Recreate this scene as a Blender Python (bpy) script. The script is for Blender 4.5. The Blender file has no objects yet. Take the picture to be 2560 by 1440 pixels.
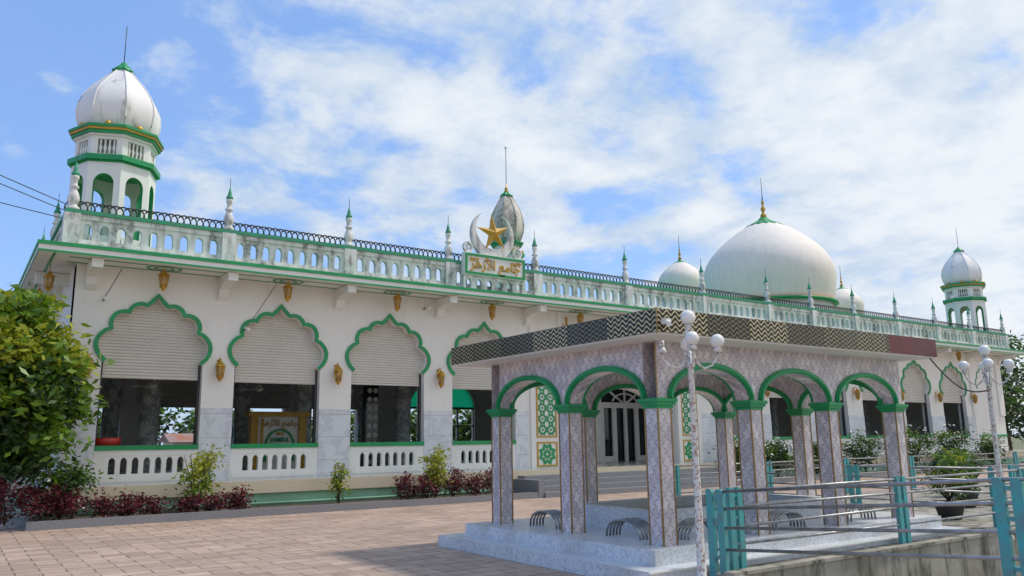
import bpy, math, random
from mathutils import Vector, Matrix
random.seed(7)
R=random.random
pi=math.pi
scene=bpy.context.scene
scene.view_settings.view_transform='Standard'
scene.view_settings.look='None'
scene.view_settings.exposure=0

# ---------------------------------------------------------------- materials
class NT:
    def __init__(s,name):
        s.m=bpy.data.materials.new(name); s.m.use_nodes=True
        s.t=s.m.node_tree; s.b=s.t.nodes['Principled BSDF']
        s.tc=s.t.nodes.new('ShaderNodeTexCoord')
        sp=s.t.nodes.new('ShaderNodeSeparateXYZ'); s.t.links.new(s.tc.outputs['Object'],sp.inputs[0])
        s.x,s.y,s.z=sp.outputs
    def put(s,sock,v):
        if isinstance(v,bpy.types.NodeSocket): s.t.links.new(v,sock)
        else:
            if isinstance(v,(tuple,list)) and len(v)==3 and sock.type=='RGBA': v=(*v,1)
            sock.default_value=v
    def ma(s,op,a,b=0,c=None):
        n=s.t.nodes.new('ShaderNodeMath'); n.operation=op
        s.put(n.inputs[0],a); s.put(n.inputs[1],b)
        if c is not None: s.put(n.inputs[2],c)
        return n.outputs[0]
    def comb(s,x,y,z):
        n=s.t.nodes.new('ShaderNodeCombineXYZ')
        for i,v in enumerate((x,y,z)): s.put(n.inputs[i],v)
        return n.outputs[0]
    def scale(s,sx,sy,sz):
        n=s.t.nodes.new('ShaderNodeMapping'); s.t.links.new(s.tc.outputs['Object'],n.inputs[0])
        n.inputs['Scale'].default_value=(sx,sy,sz); return n.outputs[0]
    def noise(s,sc,det=4,rough=.55,vec=None):
        n=s.t.nodes.new('ShaderNodeTexNoise'); n.inputs['Scale'].default_value=sc
        n.inputs['Detail'].default_value=det; n.inputs['Roughness'].default_value=rough
        s.t.links.new(vec if vec is not None else s.tc.outputs['Object'],n.inputs['Vector'])
        return n.outputs['Fac']
    def ramp(s,v,a,b):
        n=s.t.nodes.new('ShaderNodeMapRange'); s.put(n.inputs['Value'],v)
        n.inputs['From Min'].default_value=a; n.inputs['From Max'].default_value=b
        n.clamp=True; return n.outputs[0]
    def mix(s,f,a,b):
        n=s.t.nodes.new('ShaderNodeMix'); n.data_type='RGBA'
        s.put(n.inputs[0],f); s.put(n.inputs[6],a); s.put(n.inputs[7],b); return n.outputs[2]
    def col(s,c): s.put(s.b.inputs['Base Color'],c)
    def rough(s,r): s.put(s.b.inputs['Roughness'],r)
    def metal(s,r): s.b.inputs['Metallic'].default_value=r
    def bump(s,h,st=.3,d=.02):
        n=s.t.nodes.new('ShaderNodeBump'); n.inputs['Strength'].default_value=st; n.inputs['Distance'].default_value=d
        s.put(n.inputs['Height'],h); s.t.links.new(n.outputs[0],s.b.inputs['Normal'])

def simple(name,c,c2=None,sc=3,rough=.6,metal=0,a=.35,b=.7,bump=0,det=5):
    n=NT(name)
    if c2 is None: c2=tuple(x*.75 for x in c)
    f=n.noise(sc,det)
    n.col(n.mix(n.ramp(f,a,b),c,c2)); n.rough(rough); n.metal(metal)
    if bump: n.bump(n.noise(sc*8,4),bump)
    return n.m

def whitepaint(name,base=(.82,.81,.76),dirt=(.30,.29,.25),amt=.25,lo=.5,hi=.75,streak=True):
    n=NT(name)
    v=n.scale(2.2,2.2,.45) if streak else n.scale(1,1,1)
    f=n.noise(1.6,8,.65,v); g=n.noise(.7,3)
    g2=n.noise(6,6,.7)
    k=n.ma('MULTIPLY',n.ramp(f,lo,hi),n.ramp(g2,.3,.6))
    k=n.ma('MULTIPLY',k,amt)
    c=n.mix(n.ramp(g,.3,.7),base,tuple(x*.94 for x in base))
    n.col(n.mix(k,c,dirt)); n.rough(.7); n.bump(n.noise(25,3),.08,.01)
    return n.m

M={}
M['white']=whitepaint('white_paint')
M['wall']=whitepaint('wall_paint',base=(.83,.81,.75),dirt=(.36,.33,.27),amt=.22,lo=.5,hi=.78)
M['grime']=whitepaint('weathered_white',base=(.80,.79,.75),dirt=(.13,.125,.11),amt=.85,lo=.44,hi=.61)
M['domew']=whitepaint('dome_white',base=(.84,.77,.69),dirt=(.48,.40,.31),amt=.35,lo=.42,hi=.75)
M['domeg']=whitepaint('tower_dome_white',base=(.82,.80,.78),dirt=(.24,.21,.18),amt=.7,lo=.54,hi=.7)
M['domed']=whitepaint('old_dome_white',base=(.66,.60,.52),dirt=(.20,.16,.12),amt=.9,lo=.42,hi=.56)
M['green']=simple('green_paint',(.006,.32,.095),(.008,.24,.075),2,.4)
M['green2']=simple('weathered_green',(.02,.32,.16),(.07,.22,.13),4,.6)
M['mint']=simple('mint_plinth',(.34,.62,.41),(.27,.50,.35),1.3,.7,a=.4,b=.6)
M['gold']=simple('gold_paint',(.66,.38,.05),(.42,.23,.03),5,.35,.5)
M['goldp']=simple('ochre_paint',(.58,.34,.03),(.42,.25,.03),5,.5)
M['goldl']=simple('amber_glass',(.50,.33,.12),(.22,.13,.04),12,.15)
M['iron']=simple('black_iron',(.035,.035,.045),(.09,.08,.07),6,.5,.3)
M['steel']=simple('galvanised_steel',(.40,.40,.40),(.20,.20,.21),7,.38,.75)
M['teal']=simple('teal_paint',(.05,.38,.38),(.12,.25,.25),9,.5)
M['glass']=simple('dark_glass',(.02,.03,.03),None,2,.08)
M['dark']=simple('dark_interior',(.06,.06,.06),None,2,.7)
M['bark']=simple('bark',(.13,.10,.07),(.07,.055,.04),9,.9,bump=.6)
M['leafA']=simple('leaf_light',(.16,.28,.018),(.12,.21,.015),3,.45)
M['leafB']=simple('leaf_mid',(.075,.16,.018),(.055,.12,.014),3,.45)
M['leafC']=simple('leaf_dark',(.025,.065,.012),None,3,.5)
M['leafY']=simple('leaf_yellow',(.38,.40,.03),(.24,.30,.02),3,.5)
M['redA']=simple('leaf_red',(.18,.03,.04),(.11,.018,.03),3,.5)
M['redB']=simple('leaf_maroon',(.075,.018,.025),None,3,.5)
M['flower']=simple('white_flower',(.8,.8,.76),None,3,.6)
M['soil']=simple('soil',(.10,.07,.05),None,5,.95,bump=.5)
M['red']=simple('red_plastic',(.5,.03,.02),None,3,.4)
M['globe']=simple('white_globe',(.85,.84,.80),(.75,.74,.70),3,.25)
M['roof']=simple('rusty_roof',(.40,.15,.08),(.3,.3,.32),1,.7)
M['goldb']=simple('bronze_strip',(.35,.22,.08),None,4,.35,.5)

def mk():
    n=NT('stained_concrete')
    f=n.noise(.9,8,.65); g=n.noise(2.5,6,.6,n.scale(1.6,1.6,.35))
    c=n.mix(n.ramp(f,.35,.65),(.40,.37,.31),(.22,.20,.16)); c=n.mix(n.ramp(g,.48,.62),c,(.085,.08,.06))
    n.col(c); n.rough(.85); n.bump(n.noise(14,6),.4,.02); M['conc']=n.m
    # pavers
    n=NT('paving_tiles')
    mp=n.t.nodes.new('ShaderNodeMapping'); n.t.links.new(n.tc.outputs['Object'],mp.inputs[0])
    br=n.t.nodes.new('ShaderNodeTexBrick'); n.t.links.new(mp.outputs[0],br.inputs['Vector'])
    br.inputs['Scale'].default_value=1; br.inputs['Brick Width'].default_value=.6; br.inputs['Row Height'].default_value=.3
    br.inputs['Mortar Size'].default_value=.012; br.inputs['Mortar Smooth'].default_value=.2
    br.inputs['Color1'].default_value=(.60,.43,.33,1); br.inputs['Color2'].default_value=(.41,.285,.22,1); br.inputs['Mortar'].default_value=(.16,.12,.09,1)
    br2=n.t.nodes.new('ShaderNodeTexBrick'); n.t.links.new(mp.outputs[0],br2.inputs['Vector'])
    br2.inputs['Scale'].default_value=1; br2.inputs['Brick Width'].default_value=.3; br2.inputs['Row Height'].default_value=.1; br2.offset=0
    br2.inputs['Mortar Size'].default_value=.006; br2.inputs['Mortar Smooth'].default_value=.5
    br2.inputs['Color1'].default_value=(1,1,1,1); br2.inputs['Color2'].default_value=(.80,.79,.79,1); br2.inputs['Mortar'].default_value=(.55,.52,.50,1)
    mm=n.t.nodes.new('ShaderNodeMix'); mm.data_type='RGBA'; mm.blend_type='MULTIPLY'; mm.inputs[0].default_value=1
    n.t.links.new(br.outputs['Color'],mm.inputs[6]); n.t.links.new(br2.outputs['Color'],mm.inputs[7])
    f=n.noise(.35,7,.65); g=n.noise(3,6,.65); h=n.noise(1.3,5,.6)
    c=n.mix(n.ma('MULTIPLY',n.ramp(f,.46,.66),.6),mm.outputs[2],(.25,.18,.145)); c=n.mix(n.ma('MULTIPLY',n.ramp(g,.45,.75),.35),c,(.60,.50,.43))
    c=n.mix(n.ma('MULTIPLY',n.ramp(h,.55,.7),.35),c,(.33,.27,.21))
    n.col(c); n.rough(n.ma('ADD',.45,n.ma('MULTIPLY',f,.4)))
    n.bump(n.ma('ADD',n.ma('MULTIPLY',br.outputs['Fac'],-1),n.ma('MULTIPLY',n.noise(30,4),.3)),.35,.01); M['pave']=n.m
    M['earth']=simple('earth_ground',(.20,.19,.11),(.10,.13,.05),.2,.95)
    n=NT('marble_tiles')
    w=n.noise(1.2,8,.7); a=n.ma('ABSOLUTE',n.ma('SUBTRACT',w,.5)); v=n.ma('SUBTRACT',1,n.ramp(a,0,.05))
    c=n.mix(n.ma('MULTIPLY',v,.5),(.68,.70,.72),(.42,.44,.47))
    tz=n.ma('ABSOLUTE',n.ma('SUBTRACT',n.ma('FRACT',n.ma('DIVIDE',n.z,.6)),.5)); g=n.ramp(tz,.485,.492)
    c=n.mix(g,c,(.42,.42,.42)); n.col(c); n.rough(.22); M['marble']=n.m
    n=NT('grey_column_marble'); w=n.noise(1.5,8,.7); a=n.ma('ABSOLUTE',n.ma('SUBTRACT',w,.5)); v=n.ma('SUBTRACT',1,n.ramp(a,0,.06))
    n.col(n.mix(v,(.52,.56,.55),(.22,.26,.25))); n.rough(.2); M['gmarble']=n.m
    n=NT('roller_shutter'); t=n.ma('FRACT',n.ma('DIVIDE',n.z,.075)); 
    n.col(n.mix(n.ramp(t,.0,.16),(.36,.34,.29),n.mix(n.ramp(n.noise(.9,4),.3,.7),(.66,.62,.55),(.57,.53,.46)))); n.rough(.5); n.bump(n.ma('SINE',n.ma('MULTIPLY',t,pi)),.8,.02); M['shutter']=n.m
    n=NT('beige_ledge_tile'); s=n.ma('ADD',n.x,n.y)
    wv=n.ma('FRACT',n.ma('ADD',n.ma('DIVIDE',n.z,.05),n.ma('MULTIPLY',.35,n.ma('SINE',n.ma('MULTIPLY',s,40)))))
    n.col(n.mix(n.ramp(wv,.7,.95),(.62,.54,.39),(.48,.40,.27))); n.rough(.4); M['ledge']=n.m
    n=NT('dark_granite'); n.col(n.mix(n.ramp(n.noise(60,3,.7),.35,.65),(.13,.13,.14),(.32,.32,.33))); n.rough(.4); M['granite']=n.m
    n=NT('speckled_white_tile'); f=n.ramp(n.noise(30,3,.6),.49,.56)
    c=n.mix(f,(.72,.74,.76),(.53,.565,.61))
    gx=n.ramp(n.ma('ABSOLUTE',n.ma('SUBTRACT',n.ma('FRACT',n.ma('DIVIDE',n.x,.4)),.5)),.489,.495)
    gy=n.ramp(n.ma('ABSOLUTE',n.ma('SUBTRACT',n.ma('FRACT',n.ma('DIVIDE',n.y,.4)),.5)),.489,.495)
    c=n.mix(n.ma('MULTIPLY',n.ma('MAXIMUM',gx,gy),.6),c,(.3,.3,.3))
    c=n.mix(n.ma('MULTIPLY',n.ramp(n.noise(1.6,6),.48,.72),.45),c,(.38,.34,.29))
    n.col(c); n.rough(.3); M['speck']=n.m
    n=NT('fish_scale_tile'); s=n.ma('DIVIDE',n.ma('ADD',n.x,n.y),.13); t=n.ma('DIVIDE',n.z,.21)
    a=n.ma('ADD',s,t); b=n.ma('SUBTRACT',s,t)
    p=n.ma('ADD',a,n.ma('MULTIPLY',.13,n.ma('SINE',n.ma('MULTIPLY',b,2*pi)))); q=n.ma('ADD',b,n.ma('MULTIPLY',-.13,n.ma('SINE',n.ma('MULTIPLY',a,2*pi))))
    dp=n.ma('ABSOLUTE',n.ma('SUBTRACT',n.ma('FRACT',p),.5)); dq=n.ma('ABSOLUTE',n.ma('SUBTRACT',n.ma('FRACT',q),.5))
    ln=n.ramp(n.ma('MAXIMUM',dp,dq),.44,.47)
    wn=n.t.nodes.new('ShaderNodeTexWhiteNoise'); n.t.links.new(n.comb(n.ma('FLOOR',p),n.ma('FLOOR',q),0),wn.inputs['Vector'])
    c=n.mix(wn.outputs['Value'],(.74,.67,.67),(.47,.42,.46)); c=n.mix(n.ma('MULTIPLY',n.ramp(n.noise(9,5),.4,.7),.4),c,(.74,.68,.63))
    c=n.mix(n.ma('MULTIPLY',ln,.75),c,(.25,.19,.19)); n.col(c); n.rough(.22); M['scale']=n.m
    n=NT('black_gold_wave_tile'); s=n.ma('ADD',n.x,n.y)
    wv=n.ma('FRACT',n.ma('ADD',n.ma('DIVIDE',n.z,.062),n.ma('MULTIPLY',.40,n.ma('SINE',n.ma('MULTIPLY',s,2*pi/.14)))))
    ln=n.ramp(n.ma('ABSOLUTE',n.ma('SUBTRACT',wv,.5)),.21,.14)
    seg=n.t.nodes.new('ShaderNodeTexWhiteNoise'); seg.noise_dimensions='1D'; n.t.links.new(n.ma('FLOOR',n.ma('DIVIDE',s,.8)),seg.inputs['W'])
    k=n.ma('MULTIPLY',ln,n.ma('ADD',.35,n.ma('MULTIPLY',.65,n.ramp(seg.outputs['Value'],.25,.45))))
    rm=n.ma('MULTIPLY',n.ma('GREATER_THAN',n.x,11.75),n.ma('LESS_THAN',n.y,6.9))
    base=n.mix(rm,(.018,.014,.010),(.15,.012,.016)); gold=n.mix(rm,(.58,.50,.27),(.03,.008,.008))
    c=n.mix(k,base,gold)
    j=n.ramp(n.ma('ABSOLUTE',n.ma('SUBTRACT',n.ma('FRACT',n.ma('DIVIDE',s,.4)),.5)),.485,.492)
    c=n.mix(j,c,(.01,.01,.01)); n.col(c); n.rough(.25); n.b.inputs['Specular IOR Level'].default_value=.35; M['fascia']=n.m
    n=NT('pool_water'); n.col((.02,.07,.06)); n.rough(.05); n.bump(n.noise(5,3),.15,.02); M['water']=n.m
    m=bpy.data.materials.new('green_glass'); m.use_nodes=True; t=m.node_tree; b=t.nodes['Principled BSDF']
    b.inputs['Base Color'].default_value=(.0,.42,.17,1); b.inputs['Roughness'].default_value=.5
    tr=t.nodes.new('ShaderNodeBsdfTranslucent'); tr.inputs[0].default_value=(.02,.75,.32,1)
    ms=t.nodes.new('ShaderNodeMixShader'); ms.inputs[0].default_value=.85
    t.links.new(b.outputs[0],ms.inputs[1]); t.links.new(tr.outputs[0],ms.inputs[2]); t.links.new(ms.outputs[0],t.nodes['Material Output'].inputs[0]); M['gglass']=m
    M['itile']=simple('interior_floor_tile',(.50,.48,.44),(.40,.38,.35),1,.2)
    n=NT('peeling_white_paint'); n.col(n.mix(n.ramp(n.noise(22,6,.7),.5,.6),(.70,.71,.68),(.36,.18,.10))); n.rough(.6); M['peel']=n.m
    for k in ('leafA','leafB','leafY','redA'):
        t=M[k].node_tree; b=t.nodes['Principled BSDF']; tr=t.nodes.new('ShaderNodeBsdfTranslucent')
        src=b.inputs['Base Color'].links[0].from_socket; t.links.new(src,tr.inputs[0])
        ms=t.nodes.new('ShaderNodeMixShader'); ms.inputs[0].default_value=.35
        t.links.new(b.outputs[0],ms.inputs[1]); t.links.new(tr.outputs[0],ms.inputs[2]); t.links.new(ms.outputs[0],t.nodes['Material Output'].inputs[0])
mk()

# ---------------------------------------------------------------- mesh builder
def empty(name,loc=(0,0,0)):
    e=bpy.data.objects.new(name,None); scene.collection.objects.link(e); e.location=loc; e.empty_display_size=.2
    return e
FXZ=lambda a,b,c:(a,c,b)
FYZ=lambda a,b,c:(c,a,b)
class MB:
    def __init__(s): s.v=[];s.f=[];s.m=[];s.s=[];s.ml=[]
    def mi(s,k):
        if k not in s.ml: s.ml.append(k)
        return s.ml.index(k)
    def face(s,idx,k,sm=False): s.f.append(idx); s.m.append(s.mi(k)); s.s.append(sm)
    def add(s,pts):
        n=len(s.v); s.v.extend(pts); return list(range(n,n+len(pts)))
    def box(s,x0,x1,y0,y1,z0,z1,k):
        i=s.add([(x0,y0,z0),(x1,y0,z0),(x1,y1,z0),(x0,y1,z0),(x0,y0,z1),(x1,y0,z1),(x1,y1,z1),(x0,y1,z1)])
        for q in ((0,3,2,1),(4,5,6,7),(0,1,5,4),(1,2,6,5),(2,3,7,6),(3,0,4,7)): s.face([i[j] for j in q],k)
    def prism(s,pts,c0,c1,f,k,ks=None,side=None):
        ks=ks or k; n=len(pts)
        a=s.add([f(p[0],p[1],c0) for p in pts]); b=s.add([f(p[0],p[1],c1) for p in pts])
        s.face(a,k); s.face(b[::-1],k)
        for j in range(n):
            if side is not None and not side(j): continue
            s.face([a[j],b[j],b[(j+1)%n],a[(j+1)%n]],ks)
    def bay(s,xl,xr,zb,zt,out,c0,c1,f,k,ks=None):
        pts=[(xl,zb),(xl,zt),(xr,zt),(xr,zb)]+out[::-1]
        n=len(pts)
        s.prism(pts,c0,c1,f,k,ks,side=lambda j:j>=4 and j<n-1)
    def ribbon(s,out,w,c0,c1,f,k,closed=False):
        n=len(out); off=[]
        for i in range(n):
            a=Vector(out[max(i-1,0)]); b=Vector(out[min(i+1,n-1)]); t=(b-a)
            if t.length<1e-6: t=Vector((1,0))
            t.normalize(); nrm=Vector((-t.y,t.x)); off.append((out[i][0]+nrm.x*w,out[i][1]+nrm.y*w))
        for i in range(n-1):
            q=[out[i],out[i+1],off[i+1],off[i]]
            s.prism(q,c0,c1,f,k)
    def lathe(s,prof,cx,cy,n,k,mod=None,sm=True,ph=0):
        rings=[]
        for (r,z) in prof:
            rings.append(s.add([(cx+r*(mod(ph+2*pi*i/n) if mod else 1)*math.cos(ph+2*pi*i/n),cy+r*(mod(ph+2*pi*i/n) if mod else 1)*math.sin(ph+2*pi*i/n),z) for i in range(n)]))
        for j in range(len(rings)-1):
            kk=k[j] if isinstance(k,list) else k
            for i in range(n):
                s.face([rings[j][i],rings[j][(i+1)%n],rings[j+1][(i+1)%n],rings[j+1][i]],kk,sm)
        s.face(rings[-1],k[-1] if isinstance(k,list) else k); s.face(rings[0][::-1],k[0] if isinstance(k,list) else k)
    def tube(s,pts,r,k,n=6):
        pts=[Vector(p) for p in pts]; rings=[]
        for i,p in enumerate(pts):
            t=(pts[min(i+1,len(pts)-1)]-pts[max(i-1,0)]).normalized()
            u=t.orthogonal().normalized() if abs(t.z)>.95 else t.cross(Vector((0,0,1))).normalized()
            w=t.cross(u); rr=r[i] if isinstance(r,list) else r
            rings.append(s.add([tuple(p+u*rr*math.cos(2*pi*j/n)+w*rr*math.sin(2*pi*j/n)) for j in range(n)]))
        for a,b in zip(rings,rings[1:]):
            for j in range(n): s.face([a[j],a[(j+1)%n],b[(j+1)%n],b[j]],k,True)
        s.face(rings[0][::-1],k); s.face(rings[-1],k)
    def sphere(s,c,r,k,n=16):
        prof=[(max(r*math.sin(pi*j/10),1e-4),c[2]-r*math.cos(pi*j/10)) for j in range(11)]
        s.lathe(prof,c[0],c[1],n,k)
    def build(s,name,parent=None,recalc=True):
        me=bpy.data.meshes.new(name); me.from_pydata(s.v,[],s.f)
        for k in s.ml: me.materials.append(M[k])
        me.polygons.foreach_set('material_index',s.m); me.polygons.foreach_set('use_smooth',s.s)
        if recalc:
            import bmesh
            bm=bmesh.new(); bm.from_mesh(me); bmesh.ops.recalc_face_normals(bm,faces=bm.faces); bm.to_mesh(me); bm.free()
        me.update()
        o=bpy.data.objects.new(name,me); scene.collection.objects.link(o)
        if parent: o.parent=parent
        return o

def arc_bulge(p,q,b,n=8):
    p=Vector(p);q=Vector(q);d=q-p;L=d.length;t=d/L;nr=Vector((t.y,-t.x))
    out=[]
    for i in range(n+1):
        a=i/n; out.append(tuple(p+d*a+nr*b*math.sin(pi*a)**.72))
    return out
def lobed(cx,hw=1.15,zb=.735,s=1.0,zs=3.6):
    k=hw/1.15
    h=arc_bulge((1.05,.06),(.95,.78),.26)+arc_bulge((.95,.78),(.60,1.17),.18)[1:]+arc_bulge((.60,1.17),(.24,1.36),.11)[1:]
    h+=[(.16,1.42),(.08,1.50),(0,1.63)]
    h=[(x*k,zs+z*s) for x,z in h]
    right=[(hw,zb),(hw,zs)]+h
    left=[(-x,z) for x,z in right[:-1]]
    full=left+right[::-1]
    top=[(cx+x,z) for x,z in ([(-x,z) for x,z in h[:-1]]+h[::-1])]
    return [(cx+x,z) for x,z in full],top
def archopen(cx,hw,zb,zs,rise,n=8,pw=1):
    o=[(cx-hw,zb)]
    for i in range(n+1):
        a=pi-pi*i/n; o.append((cx+hw*math.cos(a),zs+rise*abs(math.sin(a))**pw))
    o.append((cx+hw,zb)); return o
def txt(s,name,loc,size,mat,parent,rot=(pi/2,0,0),ext=.015,off=.004):
    c=bpy.data.curves.new(name,'FONT'); c.body=s; c.size=size; c.extrude=ext; c.align_x='CENTER'; c.align_y='CENTER'; c.offset=off
    o=bpy.data.objects.new(name,c); scene.collection.objects.link(o); o.location=loc; o.rotation_euler=rot; c.materials.append(M[mat]); o.parent=parent
    return o

# ---------------------------------------------------------------- ground
g=MB()
B=900
px0,px1,py0,py1=7.62,17.5,-8,6.4
for (a,b,c,d) in ((-60,px0,-40,60),(px1,90,-40,60),(px0,px1,py1,60),(px0,px1,-40,py0)):
    g.face(g.add([(a,c,0),(b,c,0),(b,d,0),(a,d,0)]),'pave')
for (a,b,c,d) in ((-B,-60,-B,B),(90,B,-B,B),(-60,90,60,B),(-60,90,-B,-40)):
    g.face(g.add([(a,c,0),(b,c,0),(b,d,0),(a,d,0)]),'earth')
g.build('ground')
p=MB()
p.box(px0-.15,px0,py0,py1,-1.3,.1,'conc'); p.box(px1,px1+.15,py0,py1,-1.3,.1,'conc')
p.box(px0-.15,px1+.15,py1,py1+.42,-1.3,.1,'conc'); p.face(p.add([(px0,py0,-1.2),(px1,py0,-1.2),(px1,py1,-1.2),(px0,py1,-1.2)]),'conc')
p.box(px0-.17,px1+.17,py1-.03,py1+.12,.1,.14,'conc')
p.build('concrete_channel')
c=MB(); c.box(13.66,34,6.9,13.8,-.02,.012,'conc'); c.build('concrete_pavement')

# ---------------------------------------------------------------- mosque
mosque=empty('mosque')
W0=21.0; W1=21.42; ZF=.735; ZC=5.88
w=MB()
left=[(2.13,5.5,3.97),(5.5,8.68,7.06),(8.68,11.9,10.28),(11.9,15.2,13.55)]
right=[(23.1,27.0,25.3),(27.0,30.1,28.5),(30.1,33.3,31.6),(33.3,36.9,35.1),(36.9,40.4,38.6),(40.4,43.9,42.15)]
trim=MB(); sh=MB(); rail=MB(); mar=MB()
for (xl,xr,cx) in left+right:
    full,top=lobed(cx)
    w.bay(xl,xr,ZF,ZC,full,W0,W1,FXZ,'wall')
    trim.ribbon(top,.095,W0-.05,W0+.0,FXZ,'green')
    jz=(R()-.5)*.08
    sh.box(cx-1.4,cx+1.4,21.2,21.25,3.28+jz,5.6,'shutter'); sh.box(cx-1.15,cx+1.15,21.19,21.26,3.24+jz,3.3+jz,'shutter')
    sh.box(cx-1.148,cx-1.09,21.17,21.28,ZF,3.6,'dark'); sh.box(cx+1.09,cx+1.148,21.17,21.28,ZF,3.6,'dark')
    x0,x1=cx-1.148,cx+1.148
    rail.box(x0,x1,20.95,21.16,1.53,1.64,'green')
    n=7; xa,xb=x0+.26,x1-.26; pw=(xb-xa)/n
    rail.box(x0,x1,20.985,21.12,1.40,1.53,'white'); rail.box(x0,x1,20.985,21.12,ZF,.98,'white')
    rail.box(x0,xa,20.99,21.11,.98,1.40,'white'); rail.box(xb,x1,20.99,21.11,.98,1.40,'white')
    for i in range(n):
        a=xa+i*pw
        rail.bay(a,a+pw,.98,1.401,archopen(a+pw/2,pw*.29,.98,1.25,.11),21.0,21.1,FXZ,'white')
    rail.box(x0+.06,x1-.06,20.965,20.985,.80,.92,'white')
def clad(a,b):
    mar.box(a,b,W0-.02,W0+.3,ZF,2.54,'marble')
cl=[(2.11,2.82)]+[(left[i][2]+1.152,left[i+1][2]-1.152) for i in range(3)]+[(14.705,15.2)]
cl+=[(23.1,24.145)]+[(right[i][2]+1.152,right[i+1][2]-1.152) for i in range(5)]+[(43.31,44.1)]
for a,b in cl: clad(a,b)
w.bay(15.2,23.1,ZF,ZC,[(16.75,ZF),(16.75,4.4),(17.1,4.75),(21.6,4.75),(21.95,4.4),(21.95,ZF)],W0,W1,FXZ,'wall')
for x in (15.38,16.55,22.06,23.1): w.box(x-.09,x+.09,W0-.06,W0,ZF,ZC,'wall')
w.box(43.9,47.35,W0,W1,ZF,ZC,'wall')
w.box(43.9,44.25,W0-.08,W0,2.6,ZC,'wall'); w.box(46.8,47.35,W0-.08,W0,2.6,ZC,'wall')
_,bt=lobed(45.4,.75,s=.75,zs=4.0)
trim.ribbon(bt,.05,W0-.03,W0,FXZ,'green2')
trim.box(44.3,47.37,W0-.05,W0,1.50,1.6,'green')
w.box(2.13,2.4,W1,33.4,ZF,ZC,'wall'); w.box(47.05,47.35,W1,33.4,ZF,ZC,'wall')
for y in (24.2,27.3,30.4,33.2): w.box(1.98,2.13,y-.3,y+.3,ZF,ZC,'wall')
for (xl,xr,cx) in left: 
    w.bay(max(xl,2.4),xr,ZF,ZC,[(cx-1.15,ZF),(cx-1.15,3.1),(cx+1.15,3.1),(cx+1.15,ZF)],33.1,33.4,FXZ,'wall'); w.box(cx-1.16,cx+1.16,33.2,33.3,ZF,1.35,'white'); w.box(cx-1.16,cx+1.16,33.18,33.32,1.35,1.45,'green')
    sh.box(cx-1.3,cx+1.3,33.0,33.08,3.05,ZC,'shutter')
w.bay(15.2,22.9,ZF,ZC,archopen(19.05,1.75,ZF,3.2,1.3,12),33.1,33.4,FXZ,'wall')
gg=archopen(19.05,1.75,3.2,3.2,1.3,12)
ga=MB(); ga.face(ga.add([(a,33.25,b) for a,b in gg]),'gglass'); ga.build('green_fanlight',mosque,False)
for x in (17.3,18.2,19.05,19.9,20.8): w.box(x-.05,x+.05,33.2,33.3,ZF,3.2,'white')
w.box(17.3,20.8,33.19,33.31,3.12,3.22,'green'); w.box(17.3,20.8,33.2,33.3,ZF,1.3,'green2'); w.box(17.3,20.8,33.2,33.3,2.3,2.38,'white')
for (xl,xr,cx) in right:
    w.bay(22.9 if xl<24 else xl,xr,ZF,ZC,[(cx-1.15,ZF),(cx-1.15,3.1),(cx+1.15,3.1),(cx+1.15,ZF)],33.1,33.4,FXZ,'wall'); w.box(cx-1.16,cx+1.16,33.2,33.3,ZF,1.5,'white')
w.box(43.9,47.05,33.1,33.4,ZF,ZC,'wall')
w.box(16.45,16.75,W1,25,ZF,ZC,'wall'); w.box(26.2,26.5,W1+.02,25.2,ZF,ZC,'wall')
w.box(23.1,26.2,W1+.0,W1+.03,ZF,.8,'wall')
dl,dr=21.75,24.55
w.bay(16.75,26.2,ZF,ZC,archopen((dl+dr)/2,1.42,ZF,3.05,.9,12),25.0,25.25,FXZ,'white')
w.build('walls',mosque)
trim.build('arch_trim',mosque); sh.build('roller_shutters',mosque); rail.build('balustrades',mosque); mar.build('marble_cladding',mosque)
d=MB()
d.ribbon(archopen((dl+dr)/2,1.42,ZF,3.05,.9,12),.16,24.94,25.0,FXZ,'white')
d.box(dl,dr,25.16,25.18,ZF,4.0,'glass')
dc=(dl+dr)/2
for x,hw_ in ((dl+.08,.12),(dl+.78,.11),(dc,.08),(dr-.78,.11),(dr-.08,.12)): d.box(x-hw_,x+hw_,25.02,25.10,ZF,3.04,'white')
d.box(dl,dr,25.015,25.105,2.90,3.12,'white'); d.box(dl,dl+.75,25.03,25.09,ZF,.95,'white'); d.box(dr-.75,dr,25.03,25.09,ZF,.95,'white')
for a in (pi*.25,pi*.5,pi*.75): d.tube([(dc,25.06,3.05),(dc+1.4*math.cos(a),25.06,3.05+.88*math.sin(a))],.05,'white')
d.tube([(dc+.7*math.cos(a*pi/10),25.06,3.05+.45*math.sin(a*pi/10)) for a in range(11)],.04,'white')
d.build('entrance_door',mosque)
dp=MB()
def star8(cx,cz,r,w_,y,k):
    o=[];i_=[]
    for j in range(16):
        a=pi*j/8+pi/8; rr=r if j%2==0 else r*.74
        o.append((cx+rr*math.cos(a),cz+rr*math.sin(a))); i_.append((cx+(rr-w_)*math.cos(a),cz+(rr-w_)*math.sin(a)))
    for j in range(16): dp.prism([o[j],o[(j+1)%16],i_[(j+1)%16],i_[j]],y-.025,y,FXZ,k)
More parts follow.
